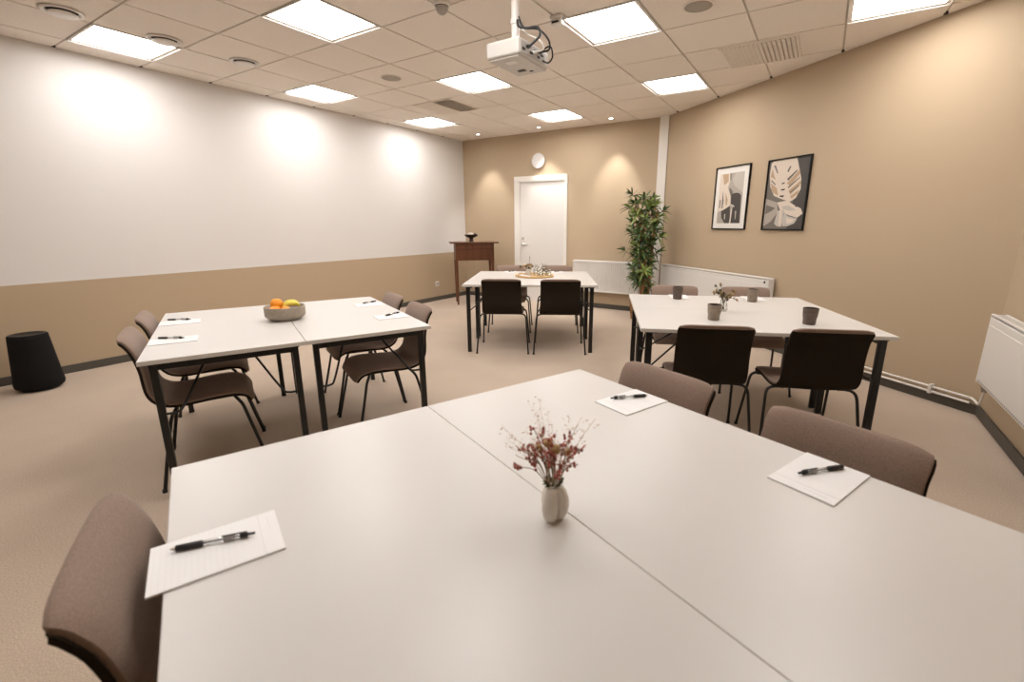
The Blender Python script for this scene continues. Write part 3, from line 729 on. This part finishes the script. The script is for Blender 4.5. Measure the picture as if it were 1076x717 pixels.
# ---------------------------------------------------------------- flowers
def leafmesh(b, p, d, up, L, w, m, droop=.2, n=5):
    """a lance shaped leaf from p along d"""
    d = d.normalized(); sd = d.cross(up)
    if sd.length < 1e-3: sd = d.cross(Vector((1,0,0)))
    sd.normalize(); nn = sd.cross(d)
    vs = []; fs = []
    for i in range(n+1):
        t_ = i/n; wv = w*math.sin(PI*min(1,t_*.93+.07))**.8*(1 if t_ < 1 else .05)
        c = p+d*L*t_-Vector((0,0,1))*droop*L*t_*t_
        vs += [c-sd*wv/2+nn*wv*.12, c, c+sd*wv/2+nn*wv*.12]
    for i in range(n):
        for k in (0,1): fs.append((3*i+k,3*i+k+1,3*i+4+k,3*i+3+k))
    b.add(vs, fs, m, True)
def bouquet_front(c):
    t = thing('dried_flowers', 'dried red and tan flower sprigs standing in the cream bulb vase', 'flowers', c, 0)
    st, bl, sh, gr, lf = MB(), MB(), MB(), MB(), MB(); rnd = random.Random(3)
    for k in range(26):
        a = rnd.uniform(0,2*PI); rr = rnd.uniform(.012,.078); h = rnd.uniform(.035,.072)-rr*.30
        tip = Vector((rr*math.cos(a), rr*math.sin(a), h+.045)); base = Vector((.010*math.cos(a),.010*math.sin(a),.0))
        mid = base.lerp(tip,.5)+Vector((-.006*math.cos(a),-.006*math.sin(a),.012))
        pth = smooth_path([base,mid,tip],5); st.tube(pth, .0008, M['stem_pale' if k % 2 else 'stem'], 5)
        for j in range(rnd.randint(4,7)):
            q = pth[rnd.randint(5,10)]+Vector((rnd.uniform(-1,1),rnd.uniform(-1,1),rnd.uniform(-.6,1)))*.007
            d_ = Vector((rnd.uniform(-1,1),rnd.uniform(-1,1),rnd.uniform(.1,1.4)))
            leafmesh(bl, q, d_, Vector((0,0,1)), rnd.uniform(.009,.016), rnd.uniform(.004,.006), M['bloom_red'], .1, 3)
            bl.ball(tuple(q), rnd.uniform(.0022,.0036), M['bloom_red'], (1,1,1.4), 6, 4)
    for x, y, z, r in ((.010,-.012,.088,.0095),(-.008,-.006,.092,.008),(.024,.004,.080,.007),(-.026,-.008,.078,.007)):
        sh.ball((x,y,z), r, M['bloom_tan'], (1,1,1.15), 12, 8); st.tube([(0,0,.0),(x*.6,y*.6,z*.6),(x,y,z)], .0010, M['stem'], 5)
    for k in range(22):
        a = rnd.uniform(0,2*PI); rr = rnd.uniform(.03,.115); h = rnd.uniform(.06,.165)*(1-rr*3)+.03
        tip = Vector((rr*math.cos(a),rr*math.sin(a),h)); base = Vector((.008*math.cos(a),.008*math.sin(a),0))
        pth = smooth_path([base,base.lerp(tip,.5)+Vector((0,0,.015)),tip],5); gr.tube(pth,.00035,M['bloom_pale'],4)
        for j in range(14):
            q = pth[rnd.randint(5,10)]+Vector((rnd.uniform(-1,1),rnd.uniform(-1,1),rnd.uniform(-1,1)))*.010
            gr.ball(tuple(q), rnd.uniform(.0007,.0014), M['bloom_pale'], (1,1,1.3), 5, 3)
    for k in range(34):
        a = rnd.uniform(0,2*PI); leafmesh(lf, Vector((.008*math.cos(a),.008*math.sin(a),.001)), Vector((math.cos(a),math.sin(a),rnd.uniform(.4,2.2))), Vector((0,0,1)), rnd.uniform(.014,.024), .007, M['leaf_moss'], .3, 3)
    st.build('stems', t); bl.build('red_blossoms', t); sh.build('seed_heads', t); gr.build('grass_sprigs', t); lf.build('moss_leaves', t)
vc = (5.037,-.803,TT)
vz = [(0,.003),(.014,.0),(.023,.003),(.030,.015),(.0335,.032),(.0325,.050),(.027,.066),(.0205,.0755),(.0160,.079),(.0125,.080),(.0115,.079),(.0115,.0785),(.0,.0785)]
def lobes(a, z):
    ph = ((a-R(32)+PI/3) % (2*PI/3))-PI/3
    q = (.51*math.cos(ph)+math.sqrt(.49**2-(.51*math.sin(ph))**2))
    k = max(0, min(1, (.0785-z)/.012)); return 1+(q-1)*k if z < .0785 else 1
tag(MB().lathe(vz, M['ceramic_cream'], n=96, mod=lobes).build('bulb_vase', loc=vc), 'small cream lobed ceramic vase on the seam of the front table', 'vase')
bouquet_front((vc[0],vc[1],TT+.0795)); bpy.data.objects['dried_flowers'].scale = (1.18,1.18,1.02)

# fruit bowl on the left table
bx, by = 2.527, .098
tag(MB().lathe([(0,0),(.082,0),(.092,.006),(.116,.026),(.120,.032),(.1215,.086),(.1195,.090),(.115,.087),(.1125,.036),(.085,.016),(0,.012)], M['bowl'], n=48).build('fruit_bowl', loc=(bx,by,TT)), 'greige stoneware bowl of fruit on the left table', 'bowl')
vdir = Vector((5.447-bx,-1.552-by)).normalized(); rgt = Vector((-vdir.y,vdir.x))                # towards the camera, and to its right
def at_bowl(r_, f_): v = rgt*r_+vdir*f_; return bx+v.x, by+v.y
def orange(r_, f_, z, rad, lab):
    x, y = at_bowl(r_, f_); t = thing('orange', lab, 'fruit', (x,y,TT+z), 0, 'oranges in the fruit bowl')
    MB().lathe([(0,-rad*.94),(rad*.3,-rad*.93)]+[(rad*math.sin(PI*i/12),-rad*.96*math.cos(PI*i/12)) for i in range(2,11)]+[(rad*.3,rad*.90),(rad*.12,rad*.88),(0,rad*.86)], M['orange'], n=24).build('peel', t)
    MB().lathe([(0,rad*.89),(.004,rad*.89),(.003,rad*.85)][::-1], M['stem'], n=8).build('stalk_button', t)
orange(-.055,.044,.066,.036,'orange at the left front of the fruit bowl')
orange(-.050,-.045,.052,.037,'orange at the left rear of the fruit bowl, under the others')
orange(-.043,-.004,.104,.038,'topmost orange on the pile in the bowl')
orange(.004,.066,.073,.027,'small orange at the middle front of the bowl beside the bananas')
def banana(r0, f0, z, yaw, lab):
    x, y = at_bowl(r0, f0); t = thing('banana', lab, 'fruit', (x,y,TT+z), math.atan2(rgt.y,rgt.x)+yaw, 'bananas in the fruit bowl')
    pts = [(.058*math.sin(a), 0, .050*(math.cos(a)-1)+.006) for a in [(-.95+1.9*i/12) for i in range(13)]]
    rs = [.006,.011,.0145,.0165,.0175,.018,.018,.018,.0175,.016,.013,.009,.005]
    MB().tube(pts, rs, M['banana'], 7).build('peel', t)
    MB().tube([pts[-1],(pts[-1][0]+.014,0,pts[-1][2]-.013)], .0042, M['banana_tip'], 6).build('stalk', t)
banana(.042,.028,.101,.03,'front banana at the right of the fruit bowl')
banana(.040,-.010,.103,.03,'rear banana at the right of the fruit bowl')

# stoneware cups and a small flower glass on the right table
def cup(g, x, y, m, lab):
    px, py = G(g, x, y); t = thing('stoneware_cup', lab, 'cup', (px,py,TT), 0, 'handleless stoneware cups on the right table')
    MB().lathe([(0,0),(.033,0),(.0355,.003),(.037,.036),(.0385,.044),(.0405,.048),(.0445,.100),(.0438,.103),(.0415,.101)], M[m], n=32).build('cup_body', t)
    MB().lathe([(.0418,.101),(.037,.05),(.033,.008),(0,.006)], M['ceramic_in'], n=32).build('glazed_inside', t)
cup('right',-.316,.482,'ceramic_brown','dark brown stoneware cup at the far left of the right table')
cup('right',.258,.435,'ceramic_taupe','taupe stoneware cup at the far right of the right table')
cup('right',-.213,-.368,'ceramic_taupe','taupe stoneware cup at the near left of the right table beside the flowers')
cup('right',.345,-.416,'ceramic_brown','dark brown stoneware cup at the near right of the right table')
gx, gy = G('right',-.075,-.03)
tag(MB().lathe([(0,0),(.026,0),(.030,.004),(.031,.02),(.026,.05),(.022,.072),(.0245,.082),(.0228,.082),(.0205,.072),(.0245,.05),(.029,.02),(.027,.008),(0,.007)], M['glass'], n=28).build('glass_vase', loc=(gx,gy,TT)), 'small clear glass vase in the middle of the right table', 'vase')
t = thing('dried_twigs', 'dry olive brown leafy twigs in the glass vase', 'flowers', (gx,gy,TT+.012))
st, lf, bd = MB(), MB(), MB(); rnd = random.Random(11)
for k in range(15):
    a = rnd.uniform(0,2*PI); rr = rnd.uniform(.03,.105); h = rnd.uniform(.10,.19)*(1-.9*max(0,rr-.06)/.1)
    tip = Vector((rr*math.cos(a),rr*math.sin(a),h)); base = Vector((-.008*math.cos(a),-.008*math.sin(a),0)); neck = Vector((.010*math.cos(a),.010*math.sin(a),.066))
    pth = smooth_path([base,neck,neck.lerp(tip,.55)+Vector((0,0,.014)),tip],5); st.tube(pth,.0011,M['stem'],5)
    for j in range(11):
        i = rnd.randint(7,len(pth)-1); d_ = Vector((rnd.uniform(-1,1),rnd.uniform(-1,1),rnd.uniform(-.4,1)))
        leafmesh(lf, pth[i], d_, Vector((0,0,1)), rnd.uniform(.018,.03), rnd.uniform(.011,.017), M['leaf_dry'], .2, 4)
    bd.ball(tuple(tip), .007, M['bloom_tan'] if k % 3 else M['dark_bronze'], (1,1,1.3), 8, 6)
st.build('stems', t); lf.build('dry_leaves', t); bd.build('seed_pods', t)

# tray with glasses on the far table
tx, ty = G('back',.03,.09)
t = thing('serving_tray', 'round light wooden tray on the table by the door', 'tray', (tx,ty,TT))
MB().lathe([(0,0),(.215,0),(.225,.004),(0,.006)], M['tray'], n=56).build('tray_base', t)
MB().lathe([(.214,.004),(.228,.004),(.232,.022),(.227,.024),(.220,.022),(.214,.006)], M['tray'], n=56).build('rim', t)
ZT = TT+.0062
def on_tray(r_, f_):
    v = Vector((5.447-tx,-1.552-ty)).normalized(); q = Vector((-v.y,v.x)); w_ = q*r_+v*f_; return (tx+w_.x, ty+w_.y, ZT)
def carafe(r_, f_, s, lab):
    tag(MB().lathe([(0,0),(.042*s,0),(.050*s,.006),(.053*s,.03),(.050*s,.075*s),(.036*s,.105*s),(.026*s,.125*s),(.031*s,.150*s),(.029*s,.150*s),(.024*s,.125*s),(.034*s,.104*s),(.0475*s,.074*s),(.050*s,.03),(.047*s,.010),(0,.008)], M['glass'], n=28).build('glass_carafe', loc=on_tray(r_,f_)), lab, 'carafe', 'glassware on the tray')
carafe(.03,-.07,.85,'clear glass carafe in the middle of the wooden tray')
carafe(.115,-.04,.95,'clear glass carafe at the right of the wooden tray')
for r_, f_, lab in ((.065,.03,'clear drinking glass at the front of the tray between the carafes'), (.165,.035,'clear drinking glass at the right rim of the tray')):
    tag(MB().lathe([(0,0),(.030,0),(.033,.004),(.036,.085),(.0345,.085),(.031,.008),(0,.007)], M['glass'], n=24).build('drinking_glass', loc=on_tray(r_,f_)), lab, 'glass', 'glassware on the tray')
vp = on_tray(-.075,-.075)
tag(MB().lathe([(0,0),(.026,0),(.034,.012),(.036,.035),(.030,.06),(.022,.072),(.022,.078),(.018,.078),(.018,.07),(.025,.05),(.028,.03),(0,.01)], M['white'], n=28).build('flower_vase', loc=vp), 'small white vase at the left of the wooden tray', 'vase')
t = thing('dried_posy', 'brown and yellow dried flowers in the white vase on the tray', 'flowers', (vp[0],vp[1],vp[2]+.012))
st, bl, lf = MB(), MB(), MB(); rnd = random.Random(5)
cl = Vector((5.447-tx,-1.552-ty,0)).normalized(); cr = Vector((-cl.y,cl.x,0))
for k in range(16):
    q = cr*rnd.uniform(-.095,.055)+cl*rnd.uniform(-.05,.05)+Vector((0,0,rnd.uniform(.075,.125)))
    st.tube(smooth_path([(0,0,0),(q.x*.08,q.y*.08,.066),tuple(q)],5), .0012, M['stem'], 5)
    bl.ball(tuple(q), rnd.uniform(.011,.018), M[['bloom_tan','dark_bronze','bloom_tan','leaf_moss','bloom_pale'][k % 5]], (1,1,.9), 9, 6)
    for j in range(4): leafmesh(lf, q*.97, Vector((rnd.uniform(-1,1),rnd.uniform(-1,1),rnd.uniform(-.2,1))), Vector((0,0,1)), .03, .012, M['leaf_dry'], .2, 3)
st.tube(smooth_path([(0,0,0),tuple(cr*.012+Vector((0,0,.07))),tuple(cr*.018+Vector((0,0,.21)))],5), .0022, M['candle'], 6)
bl.ball(tuple(cr*.018+Vector((0,0,.20))), .0045, M['candle'], (1,1,5), 8, 6)
st.build('stems', t); bl.build('flower_heads', t); lf.build('leaves', t)
for r_, f_, rz, lab in ((-.13,.06,.4,'folded white napkin at the left front of the tray'), (-.085,.11,.9,'folded white napkin at the front of the tray')):
    o = MB(); o.rbox((0,0,.004), (.085,.07,.008), M['paper'], .003); o.rbox((.004,.003,.0105), (.074,.06,.005), M['paper'], .002)
    tag(o.build('folded_napkin', loc=on_tray(r_,f_), rotz=rz), lab, 'napkin', 'napkins on the tray')
o = MB(); o.lathe([(0,0),(.030,0),(.038,.012),(.042,.024),(.040,.024),(.034,.012),(0,.006)], M['white'], n=24)
tag(o.build('snack_dish', loc=on_tray(-.165,-.02)), 'small white dish at the left rim of the tray', 'dish')
sp = on_tray(-.165,-.02)
tag(MB().ball((0,0,0), .026, M['snack'], (1,1,.55), 12, 8).build('biscuit', loc=(sp[0],sp[1],sp[2]+.021)), 'golden biscuit in the small white dish', 'biscuit')

# ---------------------------------------------------------------- the tall plant in the corner
PX, PY = 3.362, 4.866
t = thing('potted_dracaena', 'tall leafy green plant in a wooden planter by the corner duct', 'plant', (PX,PY,0), R(0))
pl = MB(); s0, s1, ph = .125, .150, .30
vs = []; 
for hw, z in ((s0,0),(s1,ph),(s1-.018,ph),(s1-.02,ph-.03)): vs += [(-hw,-hw,z),(hw,-hw,z),(hw,hw,z),(-hw,hw,z)]
fs = [(3,2,1,0)]
for i in range(3): fs += [(4*i+k,4*i+(k+1)%4,4*i+4+(k+1)%4,4*i+4+k) for k in range(4)]
pl.add(vs, fs, M['planter'])
for z in (.10,.20): 
    hw = s0+(s1-s0)*z/ph+.001
    for a in range(4): pl.box(tuple(Matrix.Rotation(a*PI/2,3,'Z') @ Vector((0,-hw,z))), (2*hw if a % 2 == 0 else .004, .004 if a % 2 == 0 else 2*hw, .006), M['desk_wood'])
pl.build('planter_box', t)
MB().box((0,0,ph-.032), (.26,.26,.008), M['soil']).build('soil', t)
rnd = random.Random(21); tops = []
for k, (bx_, by_, h, lx, ly) in enumerate(((-.03,.0,1.42,-.04,-.01),(.045,.02,1.52,.08,.02),(.0,-.04,.92,.03,-.03))):
    pth = smooth_path([(bx_,by_,ph-.04),(bx_+lx*.2+.01,by_+ly*.2,.62),(bx_+lx*.6-.012,by_+ly*.6,h*.72),(bx_+lx,by_+ly,h)],6)
    MB().tube(pth, [.026-.010*i/(len(pth)-1) for i in range(len(pth))], M['trunk'], 10).build('trunk', t); tops.append(pth)
lf = MB(); br = MB()
def rosette(c, axis, n, L, mm):
    axis = axis.normalized(); a0 = axis.orthogonal().normalized(); b0 = axis.cross(a0)
    for i in range(n):
        a = i*2.399+rnd.uniform(-.25,.25); f_ = i/n; el = 1.35-1.75*f_+rnd.uniform(-.2,.2)
        d_ = (a0*math.cos(a)+b0*math.sin(a))*math.cos(el)+axis*math.sin(el)
        m_ = M[mm] if rnd.random() > .3 else M[rnd.choice(['leaf','leaf_light','leaf_deep'])]
        leafmesh(lf, Vector(c)-axis*.05*f_, d_, axis, L*rnd.uniform(.75,1.15), L*.20, m_, rnd.uniform(.15,.5), 5)
for k in range(60):
    f_ = k/59; z = .50+1.22*f_+rnd.uniform(-.05,.05)
    wmax = .235 if z > 1.18 else (.13 if 1.0 < z <= 1.18 else .215)
    if z < .66: wmax = .13
    a = k*2.399; rr = wmax*rnd.uniform(.35,1.15)
    c = Vector((rr*math.cos(a)-.035, rr*.8*math.sin(a)-.03, z))
    src = tops[k % 2]; base = min(src, key=lambda p: abs(p.z-(z-.14)))
    br.tube(smooth_path([tuple(base),tuple(base.lerp(c,.5)+Vector((0,0,-.02))),tuple(c)],4), .006, M['trunk'], 6)
    mm = 'leaf' if f_ < .75 else rnd.choice(['leaf','leaf','leaf_light'])
    if k % 6 == 4: mm = 'leaf_light'
    rosette(c, Vector((math.cos(a)*.65,math.sin(a)*.55,.62)), 15, .150, mm)
for x, y, z in ((-.29,-.08,.98),(-.22,-.10,1.56),(.22,-.02,1.52),(.06,-.04,1.66)):
    c = Vector((x,y,z)); base = min(tops[0], key=lambda p: abs(p.z-(z-.2)))
    br.tube(smooth_path([tuple(base),tuple(base.lerp(c,.5)),tuple(c)],4), .005, M['trunk'], 6); rosette(c, Vector((x,y,.22)), 15, .13, 'leaf_light' if x < -.1 and z > 1 else 'leaf')
br.build('branches', t); lf.build('foliage', t)

# ---------------------------------------------------------------- camera, world, view
cam = bpy.data.cameras.new('camera'); co = bpy.data.objects.new('camera', cam); C.objects.link(co)
F = 480.52
cam.sensor_fit = 'HORIZONTAL'; cam.sensor_width = 36; cam.lens = F*36/1076
cam.shift_x = -19.64/1076; cam.shift_y = -5.60/1076
cam.clip_start = .02
yaw, pitch = -.55698, -.23932
fw = Vector((math.sin(yaw)*math.cos(pitch), math.cos(yaw)*math.cos(pitch), math.sin(pitch)))
co.location = (5.44718,-1.55196,1.33709); co.rotation_euler = fw.to_track_quat('-Z','Y').to_euler()
cam.dof.use_dof = True; cam.dof.focus_distance = 4.2; cam.dof.aperture_fstop = 3.2
sc = bpy.context.scene; sc.camera = co
w_ = bpy.data.worlds.new('world'); sc.world = w_; w_.use_nodes = True
w_.node_tree.nodes['Background'].inputs['Color'].default_value = (.9,.8,.7,1); w_.node_tree.nodes['Background'].inputs['Strength'].default_value = .02
sc.view_settings.view_transform = 'Standard'; sc.view_settings.look = 'None'; sc.view_settings.gamma = 1; sc.view_settings.use_curve_mapping = False
sc.view_settings.exposure = 0.15
